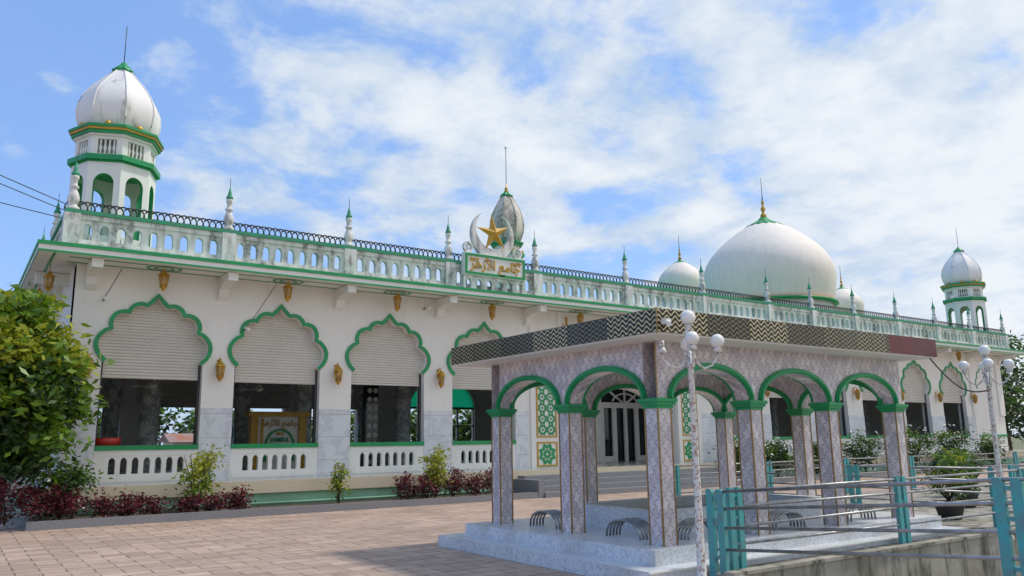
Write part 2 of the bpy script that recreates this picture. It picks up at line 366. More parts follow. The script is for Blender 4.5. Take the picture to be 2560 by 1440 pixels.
def panel(x0,x1,z0,z1,y,nx,nz):
    t=.05
    dp.box(x0,x1,y-.03,y,z0,z0+t,'goldp'); dp.box(x0,x1,y-.03,y,z1-t,z1,'goldp'); dp.box(x0,x0+t,y-.028,y,z0+t,z1-t,'goldp'); dp.box(x1-t,x1,y-.028,y,z0+t,z1-t,'goldp')
    cw=(x1-x0-.14)/nx; ch=(z1-z0-.14)/nz
    for i in range(nx):
        for j in range(nz):
            cx=x0+.07+cw*(i+.5); cz=z0+.07+ch*(j+.5); r=min(cw,ch)*.56
            star8(cx,cz,r,r*.3,y,'green'); 
            if nx==1: star8(cx,cz,r*.45,r*.2,y,'green')
            else:
                dp.box(cx-r*.16,cx+r*.16,y-.022,y,cz-r*.16,cz+r*.16,'green')
for x0 in (15.54,22.2):
    panel(x0,x0+.82,.80,1.58,W0,1,1); panel(x0,x0+.82,1.72,4.3,W0,2,7)
dp.build('geometric_panels',mosque)
t=MB()
t.box(1.6,48.2,20.3,33.8,.44,ZF,'ledge'); t.box(1.7,48.1,20.42,33.7,0,.44,'mint')
t.face(t.add([(1.7,20.36,ZF+.004),(48.1,20.36,ZF+.004),(48.1,33.7,ZF+.004),(1.7,33.7,ZF+.004)]),'itile')
t.tube([(2.0,20.36,.2),(9,20.36,.19),(14,20.36,.2)],.03,'mint',6)
t.build('terrace',mosque)
st=MB(); 
for i in range(4): st.box(14.3-.0,24.0,20.296-.34*(i+1),20.298-.34*i,-.01,ZF-.147*(i+1),'granite')
st.box(14.1,14.3,19.0,20.29,0,.5,'granite')
st.build('entrance_steps',mosque)
e=MB()
EX0,EX1,EY0,EY1=1.25,48.5,19.9,37.2
e.box(EX0,EX1,EY0,EY1,ZC,6.03,'white')
e.box(EX0-.03,EX1+.03,EY0-.03,EY1,6.03,6.11,'green')
e.box(EX0-.012,EX1+.012,EY0-.012,EY0,ZC-.01,ZC+.035,'green')
e.box(EX0-.012,EX0,EY0,EY1,ZC-.01,ZC+.035,'green')
for y in (20.28,20.86): e.box(1.9,48.0,y-.025,y+.025,ZC-.012,ZC,'green')
e.box(1.55,1.6,20.0,33,ZC-.012,ZC,'green')
def bracket(x):
    pts=[(20.05,ZC-.012),(21.0,ZC-.012),(21.0,ZC-.62),(20.85,ZC-.50),(20.78,ZC-.32),(20.5,ZC-.24),(20.05,ZC-.22)]
    e.prism(pts,x-.12,x+.12,lambda a,b,c:(c,a,b),'white')
BR=[2.45,5.5,8.68,11.9,15.2,19.3,23.1,27.0,30.1,33.3,36.9,40.4,43.9,47.2]
for x in BR: bracket(x)
for y in (22.5,26,29.5): e.box(1.4,2.13,y-.1,y+.1,ZC-.3,ZC-.012,'white')
e.build('eaves',mosque)
def lantern(mb,x,y,z,s=1,hang=.25):
    mb.tube([(x,y,z+hang+.3*s),(x,y,z+.28*s)],.012,'gold',5)
    mb.lathe([(.02,z+.36*s),(.06*s,z+.30*s),(.16*s,z+.21*s),(.17*s,z+.18*s),(.12*s,z+.17*s),(.13*s,z+.14*s),(.085*s,z-.12*s),(.12*s,z-.14*s),(.07*s,z-.19*s),(.02*s,z-.27*s)],x,y,6,['gold']*5+['goldl','gold','gold','gold'],sm=False)
    for k in range(6):
        a=k*pi/3; mb.tube([(x+.135*s*math.cos(a),y+.135*s*math.sin(a),z+.15*s),(x+.09*s*math.cos(a),y+.09*s*math.sin(a),z-.13*s)],.012*s,'gold',4)
L=MB()
cents=[c_ for _,_,c_ in left]+[17.1,21.3]+[c_ for _,_,c_ in right]
for x in cents:
    for r,wd in ((.30,.06),(.16,.05)):
        n=24
        for i in range(n):
            a0=2*pi*i/n;a1=2*pi*(i+1)/n
            q=[(x+rr*math.cos(a)*1.15,20.52+rr*math.sin(a)*.9,ZC-.014) for rr,a in ((r,a0),(r,a1),(r+wd,a1),(r+wd,a0))]
            L.face(L.add(q),'green')
    lantern(L,x,20.52,ZC-.34,.85,.1)
for y in (21.4,24,27,30): lantern(L,1.62,y,ZC-.45,.8,.2)
for x in [2.5,5.5,8.66,11.9]+[23.6,27.0,30.1,33.3,36.9,40.4,43.9]:
    lantern(L,x,W0-.2,3.42,.85,-.03); L.tube([(x,W0,3.68),(x,W0-.12,3.80),(x,W0-.2,3.74),(x,W0-.2,3.64)],.014,'gold',5); L.box(x-.04,x+.04,W0-.02,W0,3.5,3.76,'gold')
L.build('lanterns',mosque)
# small cameras and cables on the wall
cc=MB()
for x,z in ((2.75,5.05),(6.1,4.55),(11.4,5.55)):
    cc.tube([(x,W0,z),(x,W0-.18,z+.03)],.02,'iron',6); cc.tube([(x-.02,W0-.16,z+.05),(x+.02,W0-.36,z-.02)],.04,'white',8)
cc.tube([(3.1,W0-.01,5.86),(2.9,W0-.01,5.4),(2.75,W0-.01,5.08)],.006,'iron',4); cc.tube([(6.9,W0-.01,5.86),(6.4,W0-.01,5.0),(6.1,W0-.01,4.57)],.006,'iron',4)
cc.build('security_cameras',mosque)
# parapet
pa=MB()
PY=20.6; PX0,PX1=1.8,48.0
posts=[1.9,5.47,8.80,12.06,15.36,19.37,23.37,27.27,30.2,33.39,36.9,40.45,44.0,47.67]
pa.box(PX0,PX1,PY-.06,PY+.22,6.11,6.30,'grime'); pa.box(PX0,PX1,PY-.04,PY+.2,6.86,6.98,'grime'); pa.box(PX0-.05,PX1+.05,PY-.09,PY+.25,6.98,7.07,'green2')
for a,b in zip(posts,posts[1:]):
    xa,xb=a+.17,b-.17; n=int(round((xb-xa)/.35)); pw=(xb-xa)/n
    for i in range(n):
        x=xa+i*pw; pa.bay(x,x+pw,6.30,6.861,archopen(x+pw/2,pw*.27,6.36,6.62,.15,6,.8),PY,PY+.13,FXZ,'grime')
    pa.box(xa,xb,PY-.02,PY+.15,6.30,6.38,'grime')
for x in posts: pa.box(x-.17,x+.17,PY-.1,PY+.24,6.112,6.978,'grime')
pa.box(PX0,PX0+.2,PY+.22,36.8,6.11,6.36,'grime'); pa.box(PX0,PX0+.18,PY+.22,36.8,6.84,6.98,'grime'); pa.box(PX0-.05,PX0+.25,PY+.25,36.8,6.98,7.07,'green2')
y=PY+.3
while y<36.4:
    pa.bay(y,y+.4,6.36,6.841,archopen(y+.2,.12,6.36,6.62,.14,6),PX0+.03,PX0+.15,FYZ,'grime'); y+=.4
pa.box(PX1-.2,PX1,PY+.22,36.8,6.11,6.98,'grime')
pa.box(PX0,PX1,36.6,36.8,6.11,6.98,'grime')
def finial(x,y,z=7.07):
    pr=[(.15,0),(.15,.07),(.10,.10),(.10,.16),(.125,.20),(.13,.32),(.10,.42),(.07,.48),(.06,.52),(.10,.55),(.10,.58),(.06,.61),(.065,.72),(.085,.78),(.085,.84),(.075,.85),(.09,.87),(.09,.90),(.06,.95),(.05,1.0),(.012,1.18)]
    ks=['grime']*14+['green2']*6
    pa.lathe([(r,z+h) for r,h in pr],x,y,12,ks); pa.tube([(x,y,z+1.15),(x,y,z+1.42)],.008,'iron',4)
for x in posts: finial(x,PY+.08)
for y in (24.5,28.5,32.5,36.6): finial(PX0+.1,y)
pa.build('parapet',mosque)
ir=MB()
x=PX0+.1
while x<PX1-.2:
    pts=[(x+.17*math.cos(a),PY+.08,7.07+.24*math.sin(a)**.8+.0) for a in [pi*j/8 for j in range(9)]]
    ir.tube(pts,.02,'iron',4); x+=.155
y=PY+.2
while y<36:
    pts=[(PX0+.1,y+.17*math.cos(a),7.07+.22*math.sin(a)**.8) for a in [pi*j/6 for j in range(7)]]
    ir.tube(pts,.016,'iron',4); y+=.2
for zz in (7.10,): ir.tube([(PX0,PY+.08,zz),(PX1,PY+.08,zz)],.016,'iron',4)
ir.build('iron_cresting',mosque)

def octmod(k):
    def f(th):
        d=(th-pi/8)%(pi/4); d=d if d<pi/8 else pi/4-d
        return (1-k)+k*math.cos(pi/8)/math.cos(d)
    return f
def ledge(mb,cx,cy,ap,z0,z1,k):
    r=ap/math.cos(pi/8); mb.lathe([(r,z0),(r,z1)],cx,cy,8,k,sm=False,ph=0)
def tower(cx,cy,name):
    m=MB(); ap=.98
    hs=ap*math.tan(pi/8)
    for k in range(8):
        ph=pi/8+k*pi/4; nx,ny=math.cos(ph),math.sin(ph)
        f=lambda a,b,c,nx=nx,ny=ny:(cx+nx*(ap-c)-ny*a,cy+ny*(ap-c)+nx*a,b)
        m.bay(-hs,hs,6.11,9.02,archopen(0,.25,7.0,8.42,.27,10),0,.14,f,'white','green')
        m.prism([(-.25,6.11),(.25,6.11),(.25,7.0),(-.25,7.0)],.0,.14,f,'white')
        ap2=.93; hs2=ap2*math.tan(pi/8)
        f2=lambda a,b,c,nx=nx,ny=ny:(cx+nx*(ap2-c)-ny*a,cy+ny*(ap2-c)+nx*a,b)
        zb,zt=9.18,9.76
        m.bay(-hs2,hs2,zb,zt,[(-.23,zb),(-.23,zt-.1),(.23,zt-.1),(.23,zb)],0,.1,f2,'white')
        m.prism([(-.23,zb),(.23,zb),(.23,zb+.07),(-.23,zb+.07)],0,.1,f2,'white')
        for j in range(4):
            x=-.165+.11*j; p_=f2(x,0,.05)
            m.lathe([(.03,zb+.07),(.022,zb+.14),(.042,zb+.24),(.022,zb+.34),(.03,zt-.1)],p_[0],p_[1],6,'white')
    m.lathe([(.6,9.18),(.6,9.76)],cx,cy,8,'white')
    ledge(m,cx,cy,1.0,9.0,9.05,'green'); ledge(m,cx,cy,1.08,9.05,9.19,'green')
    ledge(m,cx,cy,.99,9.74,9.80,'white'); ledge(m,cx,cy,1.05,9.80,9.88,'green'); ledge(m,cx,cy,1.09,9.88,9.95,'goldp'); ledge(m,cx,cy,1.12,9.95,10.02,'green')
    for k in range(8):
        ph=pi/8+k*pi/4
        m.sphere((cx+1.0*math.cos(ph),cy+1.0*math.sin(ph),10.07),.085,'gold',8)
    pr=[(.88,10.02),(.97,10.15),(1.04,10.35),(1.07,10.6),(1.04,10.85),(.94,11.1),(.80,11.32),(.64,11.52),(.48,11.70),(.34,11.86),(.22,12.0),(.12,12.12)]
    m.lathe(pr,cx,cy,48,'domeg',mod=octmod(1.0))
    for k in range(8):
        a=k*pi/4; m.tube([(cx+r*1.0*math.cos(a),cy+r*1.0*math.sin(a),z) for r,z in pr[:-1]],.022,'domeg',5)
    sc=lambda th:1+.12*math.cos(8*th)
    m.lathe([(.27,11.98),(.26,12.03),(.17,12.12),(.10,12.2),(.05,12.28)],cx,cy,32,'green',mod=sc)
    m.tube([(cx,cy,12.2),(cx,cy,13.4)],.012,'iron',5)
    m.build(name,mosque)
tower(3.1,23.5,'corner_tower'); tower(47.0,22.2,'far_tower')
def smalltower(cx,cy):
    m=MB()
    m.lathe([(.70,6.11),(.70,8.9)],cx,cy,8,'white',sm=False)
    ledge(m,cx,cy,.72,8.75,8.85,'green')
    for k in range(8):
        ph=pi/8+k*pi/4; p_=(cx+.66*math.cos(ph),cy+.66*math.sin(ph))
        m.sphere((p_[0],p_[1],9.35),.07,'gold',8)
        m.lathe([(.04,8.85),(.03,8.95),(.05,9.05),(.03,9.2)],p_[0],p_[1],6,'white')
    m.lathe([(.55,8.9),(.55,9.9)],cx,cy,8,'white',sm=False)
    ledge(m,cx,cy,.70,9.2,9.3,'green'); ledge(m,cx,cy,.66,9.3,9.42,'goldp'); ledge(m,cx,cy,.60,9.62,9.72,'green'); ledge(m,cx,cy,.66,9.72,9.80,'green2')
    pr=[(.52,9.8),(.62,9.95),(.70,10.2),(.73,10.5),(.70,10.8),(.62,11.1),(.50,11.36),(.36,11.62),(.22,11.84),(.12,11.98)]
    m.lathe(pr,cx,cy,48,'domed',mod=octmod(1.0))
    for k in range(8):
        a=k*pi/4; m.tube([(cx+r*math.cos(a),cy+r*math.sin(a),z) for r,z in pr[:-1]],.025,'domed',5)
    m.lathe([(.26,11.82),(.24,11.9),(.13,12.0),(.08,12.05)],cx,cy,32,'green',mod=lambda th:1+.12*math.cos(8*th))
    m.lathe([(.05,12.0),(.10,12.07),(.05,12.13),(.08,12.18),(.03,12.26),(.015,12.4)],cx,cy,12,'gold')
    m.tube([(cx,cy,12.3),(cx,cy,14.0)],.015,'iron',5); m.sphere((cx,cy,14.05),.06,'globe',8)
    m.build('middle_tower',mosque)
smalltower(18.6,27)
def bigdome(cx,cy,rr,zb,zw,zt,name,zroof=6.11,fin=2.4,n=64):
    m=MB()
    m.lathe([(rr*.93,zroof),(rr*.93,zb-.12)],cx,cy,n,'domew')
    m.lathe([(rr*.93,zb-.12),(rr*1.0,zb-.10),(rr*1.0,zb),(rr*.95,zb+.02)],cx,cy,n,['green','green','goldp'])
    pr=[]
    for j in range(9):
        a=j/8*pi/2; pr.append((rr*(.94+.06*math.sin(a)),zb+(zw-zb)*j/8))
    H=zt-zw
    for t_,r_ in ((.12,.985),(.25,.94),(.38,.865),(.5,.77),(.61,.66),(.71,.545),(.8,.43),(.88,.31),(.94,.20),(1.0,.08)): pr.append((rr*r_,zw+H*t_))
    m.lathe(pr,cx,cy,n,'domew')
    m.lathe([(rr*.30,zw+H*.885),(rr*.29,zw+H*.90),(rr*.19,zw+H*.955),(rr*.10,zw+H*1.01),(rr*.06,zw+H*1.06)],cx,cy,n,'green',mod=lambda th:1+.05*math.cos(16*th))
    z=zw+H*1.03; s=fin
    fr=[(.03,0),(.05,.02),(.11,.06),(.12,.10),(.05,.15),(.04,.18),(.085,.22),(.09,.26),(.04,.31),(.03,.34),(.055,.38),(.055,.42),(.025,.46),(.012,.6),(.006,1.0)]
    m.lathe([(max(r*s*.6,.012),z+h*s) for r,h in fr],cx,cy,16,['gold']*12+['iron']*2)
    m.build(name,mosque)
bigdome(35.8,27,3.45,8.55,10.1,13.3,'main_dome')
bigdome(29.0,27,1.12,8.4,9.15,10.25,'side_dome',fin=1.3,n=40); bigdome(42.6,27,1.12,8.4,9.15,10.25,'side_dome',fin=1.3,n=40); bigdome(42.6,33.5,1.12,9.2,9.95,11.25,'side_dome',fin=1.3,n=40)
# crescent sign
cr=MB()
cx,cz,cy=13.55,8.0,20.42
out=[];inn=[]
for i in range(33):
    a=math.radians(90+28+ (360-56)*i/32); out.append((cx+.80*math.cos(a),cz+.80*math.sin(a)))
a0=Vector(out[0]);a1=Vector(out[-1]); ic=Vector((cx,cz+.19)); ri=(a0-ic).length
s0=math.atan2(a0.y-ic.y,a0.x-ic.x); s1=math.atan2(a1.y-ic.y,a1.x-ic.x)+2*pi
for i in range(33):
    a=s0+(s1-s0)*i/32; inn.append((ic.x+ri*math.cos(a),ic.y+ri*math.sin(a)))
for i in range(32): cr.prism([out[i],out[i+1],inn[i+1],inn[i]],cy,cy+.14,FXZ,'grime')
tipp=[]
for j in range(10):
    a=pi/2+.12+2*pi*j/10; r=.64 if j%2==0 else .21; tipp.append((cx-.03+r*math.cos(a),cz+.05+r*math.sin(a)))
ctr=cr.add([(cx-.03,cy-.22,cz+.05)])[0]; bk=cr.add([(cx-.03,cy+.1,cz+.05)])[0]
vi=cr.add([(x,cy-.06,z) for x,z in tipp])
for j in range(10): cr.face([vi[j],vi[(j+1)%10],ctr],'goldp'); cr.face([vi[(j+1)%10],vi[j],bk],'goldp')
cr.box(12.42,14.68,20.3,20.5,6.62,7.32,'white')
for (a,b,c_,d_) in ((12.44,14.66,7.22,7.29),(12.44,14.66,6.65,6.72),(12.44,12.51,6.72,7.22),(14.59,14.66,6.72,7.22)): cr.box(a,b,20.27,20.3,c_,d_,'green')
cr.box(12.3,14.8,20.32,20.5,6.11,6.2,'grime')
for i in range(6):
    x=12.6+i*.38; cr.bay(x-.19,x+.19,6.2,6.62,archopen(x,.1,6.2,6.42,.1,6),20.36,20.48,FXZ,'grime')
for x in (12.62,14.48):
    ring=[(x+.17*math.cos(2*pi*j/20),7.52+.17*math.sin(2*pi*j/20)) for j in range(20)]
    ri2=[(x+.12*math.cos(2*pi*j/20),7.52+.12*math.sin(2*pi*j/20)) for j in range(20)]
    for j in range(20): cr.prism([ring[j],ring[(j+1)%20],ri2[(j+1)%20],ri2[j]],cy-.02,cy+.08,FXZ,'grime')
    for j in range(5):
        a=pi/2+2*pi*j/5; b=pi/2+2*pi*(j+2)/5
        cr.tube([(x+.13*math.cos(a),cy,7.52+.13*math.sin(a)),(x+.13*math.cos(b),cy,7.52+.13*math.sin(b))],.014,'grime',4)
    cr.box(x-.1,x+.1,20.36,20.48,7.32,7.36,'grime')
cr.prism([(13.0,7.32),(14.1,7.32),(13.75,7.45),(13.35,7.45)],20.34,20.5,FXZ,'grime')
cr.build('crescent_and_star',mosque)
ar='\ufeae\ufeeb\ufeaf\ufef7\ufe8d \ufeca\ufee3\ufe8e\ufe9f'
txt(ar,'plaque_inscription',(13.55,20.285,6.97),.42,'goldp',mosque,off=.010)
txt('2012','plaque_year',(12.76,20.285,7.1),.17,'goldp',mosque)
txt('\u0661\u0664\u0663\u0663','plaque_hijri_year',(14.36,20.285,7.1),.17,'goldp',mosque)
txt('\ufead\ufe8e\ufeb3\ufeed','wall_calligraphy',(17.15,W0-.02,5.45),.62,'goldp',mosque,off=.010)

# interior
it=MB()
for x,y in ((4.7,25),(9.25,25),(12.8,25),(8.5,29),(13.2,29),(4.3,29),(26,29),(30,26),(34,26),(38,26),(42,26),(30,30),(36,30)):
    it.lathe([(.36,ZF),(.36,ZF+.2),(.27,ZF+.25),(.27,5.5),(.4,5.7),(.4,ZC)],x,y,20,'gmarble')
it.box(11.7,12.15,25.6,25.9,ZF,ZC,'glass')
for i in range(2):
    for j in range(14):
        c_=(11.82+.22*i,ZF+.25+.3*j); 
        pts=[(c_[0]+(.10 if k%2 else .075)*math.cos(k*pi/8),c_[1]+(.10 if k%2 else .075)*math.sin(k*pi/8)) for k in range(16)]
        it.prism(pts,25.585,25.6,FXZ,'white')
for x,y in ((4.55,24.0),(7.6,24.3),(10.6,24.5),(5.5,28),(28.5,24.5),(35,24.5)):
    it.tube([(x,y,ZC),(x,y,3.3)],.015,'white',5); it.lathe([(.05,3.36),(.11,3.3),(.11,3.22),(.04,3.18)],x,y,12,'white')
    for k in range(3):
        a=.4+k*2*pi/3; dx,dy=math.cos(a),math.sin(a)
        it.face(it.add([(x+dx*.1-dy*.05,y+dy*.1+dx*.05,3.25),(x+dx*.62-dy*.07,y+dy*.62+dx*.07,3.27),(x+dx*.62+dy*.07,y+dy*.62-dx*.07,3.24),(x+dx*.1+dy*.05,y+dy*.1-dx*.05,3.23)]),'white')
my=24.6
it.box(7.5,7.72,my,my+.3,ZF,2.45,'goldp'); it.box(9.0,9.22,my,my+.3,ZF,2.45,'goldp'); it.box(7.4,9.32,my-.05,my+.35,2.45,2.6,'goldp'); it.box(7.72,9.0,my+.1,my+.2,ZF,2.45,'white')
it.box(7.82,7.9,my+.05,my+.1,1.0,2.4,'goldp'); it.ribbon(archopen(8.42,.40,1.1,1.6,.42,10),.07,my+.05,my+.1,FXZ,'green')
it.lathe([(.3,1.64),(.32,1.8),(.3,1.82)],3.1,21.3,16,'red')
for x in (8.6,8.85,9.1): it.sphere((x+.6,23,1.72),.08,'gold',8)
it.build('prayer_hall_interior',mosque)
txt('JAMIUL','minbar_lettering',(8.42,my+.04,1.75),.19,'green',mosque)
txt('2012','minbar_year',(8.42,my+.04,1.93),.12,'goldp',mosque)
txt(ar,'minbar_inscription',(8.4,my+.04,2.25),.26,'goldp',mosque)

# ---------------------------------------------------------------- pavilion
pav=empty('ablution_pavilion')
pv=MB(); ZP=.35
X0,X1,Y0,Y1=7.4,12.8,7.4,10.95
cxs=[7.4,9.18,10.98,12.8]; cys=[7.4,9.17,10.95]
cw=.115
cols=[(x,y) for x in cxs for y in (Y0,Y1)]+[(X0,cys[1]),(X1,cys[1])]
for x,y in cols:
    pv.box(x-cw,x+cw,y-cw,y+cw,ZP,2.04,'scale')
    for sx in (-1,1):
        for sy in (-1,1):
            a,b=x+sx*cw,y+sy*cw; pv.box(a-.009,a+.009,b-.009,b+.009,ZP,2.04,'goldb')
    pv.box(x-cw-.02,x+cw+.02,y-cw-.02,y+cw+.02,2.02,2.06,'green'); pv.box(x-cw-.045,x+cw+.045,y-cw-.045,y+cw+.045,2.06,2.10,'green'); pv.box(x-cw-.065,x+cw+.065,y-cw-.065,y+cw+.065,2.10,2.145,'green')
ZT=2.87
for (c0,c1) in ((Y0-cw,Y0+cw),(Y1-cw,Y1+cw)):
    for a,b in zip(cxs,cxs[1:]):
        o=archopen((a+b)/2,(b-a)/2-cw-.02,2.14,2.15,.40,20)
        lo=a-cw if a==cxs[0] else a; hi=b+cw if b==cxs[-1] else b
        pv.bay(lo,hi,2.14,ZT,o,c0,c1,FXZ,'scale')
        for (d0,d1) in ((c0-.045,c0-.0005),(c1+.0005,c1+.045)): pv.ribbon(o[1:-1],.075,d0,d1,FXZ,'green')
        for (d0,d1) in ((c0-.06,c0-.045),): pv.ribbon([(x,z) for x,z in archopen((a+b)/2,(b-a)/2-cw+.0,2.14,2.15,.42,20)[1:-1]],.035,d0,d1,FXZ,'green')
for (c0,c1) in ((X0-cw,X0+cw),(X1-cw,X1+cw)):
    for a,b in zip(cys,cys[1:]):
        o=archopen((a+b)/2,(b-a)/2-cw-.02,2.14,2.15,.40,20)
        lo=a+cw if a==cys[0] else a; hi=b-cw if b==cys[-1] else b
        o2=[(min(max(p_[0],lo+.001),hi-.001),p_[1]) for p_ in o]
        pv.bay(lo,hi,2.14,ZT,o2,c0,c1,FYZ,'scale')
        for (d0,d1) in ((c0-.045,c0-.0005),(c1+.0005,c1+.045)): pv.ribbon(o[1:-1],.075,d0,d1,FYZ,'green')
        pv.ribbon([(x,z) for x,z in archopen((a+b)/2,(b-a)/2-cw+.0,2.14,2.15,.42,20)[1:-1]],.035,c0-.06,c0-.045,FYZ,'green')
pv.box(X0-cw-.008,X0-cw+.006,Y0-cw-.008,Y0-cw+.006,2.145,ZT,'goldb')
pv.box(6.8,13.1,6.75,11.5,ZT,ZT+.02,'white'); pv.box(6.78,13.12,6.73,11.52,ZT+.02,3.17,'fascia'); pv.box(6.85,13.05,6.8,11.45,3.17,3.19,'conc')
pv.box(6.77,6.785,6.72,6.735,ZT+.0,3.18,'goldb')
pv.box(6.62,13.6,6.86,11.65,-.02,.17,'speck'); pv.box(6.95,13.4,7.1,11.35,.17,ZP,'speck')
pv.box(6.60,13.62,6.84,6.86,.15,.17,'white')
bx0,bx1,by0,by1=8.1,12.1,8.15,10.2
pv.box(bx0,bx1,by0,by0+.2,ZP,.66,'speck'); pv.box(bx0,bx1,by1-.2,by1,ZP,.66,'speck'); pv.box(bx0,bx0+.2,by0+.2,by1-.2,ZP,.66,'speck'); pv.box(bx1-.2,bx1,by0+.2,by1-.2,ZP,.66,'speck')
pv.box(bx0+.2,bx1-.2,by0+.2,by1-.2,ZP,.50,'water')
# small flood light under the roof edge
pv.box(6.84,6.92,6.63,6.72,2.98,3.04,'white'); pv.tube([(6.9,6.66,3.0),(6.8,6.55,2.96)],.03,'white',8)
pv.build('structure',pav)
se=MB()
def seat(cx,cy,axis):
    for k in range(5):
        o=-.12+k*.06; pts=[]
        for j in range(13):
            a=pi*j/12; u=.33*math.cos(a); z=ZP+.23*math.sin(a)**.75
            pts.append((cx+o,cy+u,z) if axis=='y' else (cx+u,cy+o,z))
        se.tube(pts,.016,'steel',6)
for cy in (8.28,10.05): seat(7.65,cy,'y')
for cx in (8.3,10.08,11.9): seat(cx,7.65,'x')
for cx in (9.0,10.8): seat(cx,10.65,'x')
se.build('steel_pipe_seats',pav)

# ---------------------------------------------------------------- lamps
def lamp(x,y,name,miss=None,rot=0,zt=3.05):
    r=empty(name,(0,0,0)); m=MB()
    m.lathe([(.10,0),(.10,.05),(.055,.10),(.045,.5),(.04,1.2),(.035,2.45),(.05,2.47),(.05,2.52),(.03,2.55),(.03,2.8),(.05,2.83),(.05,2.88),(.035,zt-.11),(.06,zt-.09)],x,y,14,'peel')
    m.sphere((x,y,zt),.088,'globe')
    for k in range(4):
        a=rot+k*pi/2; dx,dy=math.cos(a),math.sin(a)
        pts=[(x+dx*u,y+dy*u,2.50+v) for u,v in ((.03,.14),(.08,.0),(.16,-.06),(.25,-.02),(.31,.07),(.32,.14))]
        m.tube(pts,.014,'peel',6)
        m.lathe([(.045,2.63),(.05,2.66),(.03,2.70)],x+dx*.32,y+dy*.32,10,'peel')
        if k!=miss: m.sphere((x+dx*.32,y+dy*.32,2.76),.082,'globe')
        else: m.lathe([(.03,2.69),(.028,2.78)],x+dx*.32,y+dy*.32,8,'peel')
    m.build('post',r); return r
lamp(7.07,6.5,'street_lamp',miss=2,rot=math.radians(-42))
lamp(13.9,6.35,'street_lamp',rot=math.radians(-60),zt=3.0)
cb=MB(); a=Vector((12.9,6.74,2.86)); b=Vector((13.9,6.35,2.35))
cb.tube([tuple(a.lerp(b,i/12)-Vector((0,0,.22*math.sin(pi*i/12)))) for i in range(13)],.012,'iron',5); cb.build('power_cable')
cb=MB()
for i,(z0,z1) in enumerate(((12.6,7.25),(12.2,7.2),(10.0,7.12))):
    a=Vector((-9,24,z0));b=Vector((1.9,21+i*.4,z1)); cb.tube([tuple(a.lerp(b,j/14)-Vector((0,0,.25*math.sin(pi*j/14)))) for j in range(15)],.011,'iron',4)
cb.build('overhead_wires')

# ---------------------------------------------------------------- fences
def fence(pts,name,h=.95,zs=(.28,.5,.72,.92),z0=.1,r=.018,dz=None):
    e_=empty(name); m=MB()
    for i,(x,y) in enumerate(pts):
        zz=z0+(dz[i] if dz else 0)
        j=min(i,len(pts)-2); d_=Vector((pts[j+1][0]-pts[j][0],pts[j+1][1]-pts[j][1])).normalized()
        nrm=Vector((-d_.y,d_.x))
        for s_ in (-.075,.075):
            cx_,cy_=x+d_.x*s_,y+d_.y*s_
            f=lambda a,b,c,cx_=cx_,cy_=cy_,d_=d_,nrm=nrm:(cx_+d_.x*a+nrm.x*c,cy_+d_.y*a+nrm.y*c,b)
            m.prism([(-.045,zz-.12),(.045,zz-.12),(.045,zz+h-.04),(.02,zz+h),(-.045,zz+h)],-.03,.03,f,'teal')
        f=lambda a,b,c,x=x,y=y,d_=d_,nrm=nrm:(x+d_.x*a+nrm.x*c,y+d_.y*a+nrm.y*c,b)
        for zc in (.18,.6,.86): m.prism([(-.05,zz+zc-.02),(.05,zz+zc-.02),(.05,zz+zc+.02),(-.05,zz+zc+.02)],-.02,.02,f,'teal')
    m.build('posts',e_); m=MB()
    for z in zs:
        m.tube([(x,y,z0+(dz[i] if dz else 0)+z+(R()-.5)*.03) for i,(x,y) in enumerate(pts)],r,'steel',8)
    m.build('rails',e_)
fence([(7.5,6.62),(7.68,3.45),(7.8,.2)],'metal_fence',dz=[0,.22,.4])
fence([(7.9,6.68),(11.55,6.68),(15.4,6.68),(17.4,6.7)],'metal_fence')
fence([(15.6,7.2),(15.6,10.0),(15.6,12.8)],'metal_fence')
fence([(14.5,14),(18,14),(21.5,14),(25,14),(28.5,14),(32,14),(36,14)],'metal_fence',z0=.05)
fence([(18.5,8.2),(22.5,8.6),(27,9.0)],'metal_fence',z0=.05)
fence([(-4,24),(-1.5,24),(1.2,24)],'metal_fence',z0=.1)

# ---------------------------------------------------------------- planters + vegetation
pl=MB()
def planter(x0,x1,y0,y1,h=.17):
    pl.box(x0,x1,y0,y0+.14,0,h,'granite'); pl.box(x0,x0+.14,y0+.14,y1,0,h,'granite'); pl.box(x1-.14,x1,y0+.14,y1,0,h,'granite')
    pl.box(x0+.14,x1-.14,y0+.14,y1,0,h-.05,'soil')
planter(1.45,14.08,19.0,20.42); planter(24.2,47.5,19.0,20.42)
pl.build('planter_kerb')

def leaf(m,p,L,w_,k):
    th=R()*2*pi; el=(R()-.62)*1.6
    d_=Vector((math.cos(th)*math.cos(el),math.sin(th)*math.cos(el),math.sin(el)))
    s_=d_.cross(Vector((R()-.5,R()-.5,R()-.5))).normalized()*w_
    m.face(m.add([tuple(p),tuple(p+d_*L*.45+s_),tuple(p+d_*L),tuple(p+d_*L*.45-s_)]),k)
def foliage(m,c,rad,n,L,ks,clumps=30,cr=.3,shell=.4,wr=.22):
    c=Vector(c); cc=[]
    for i in range(clumps):
        v=Vector((random.gauss(0,1),random.gauss(0,1),random.gauss(0,1))).normalized()*(R()**shell)
        p=c+Vector((v.x*rad[0],v.y*rad[1],v.z*rad[2])); cc.append((p,v,R(),.6+R()*.8))
    for i in range(n):
        p,v,q,s_=random.choice(cc)
        pp=p+Vector((random.gauss(0,cr*s_),random.gauss(0,cr*s_),random.gauss(0,cr*s_*.8)))
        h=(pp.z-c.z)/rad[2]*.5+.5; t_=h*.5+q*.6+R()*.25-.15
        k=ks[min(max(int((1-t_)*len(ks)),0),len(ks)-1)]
        leaf(m,pp,L*(.7+.6*R()),L*wr,k)
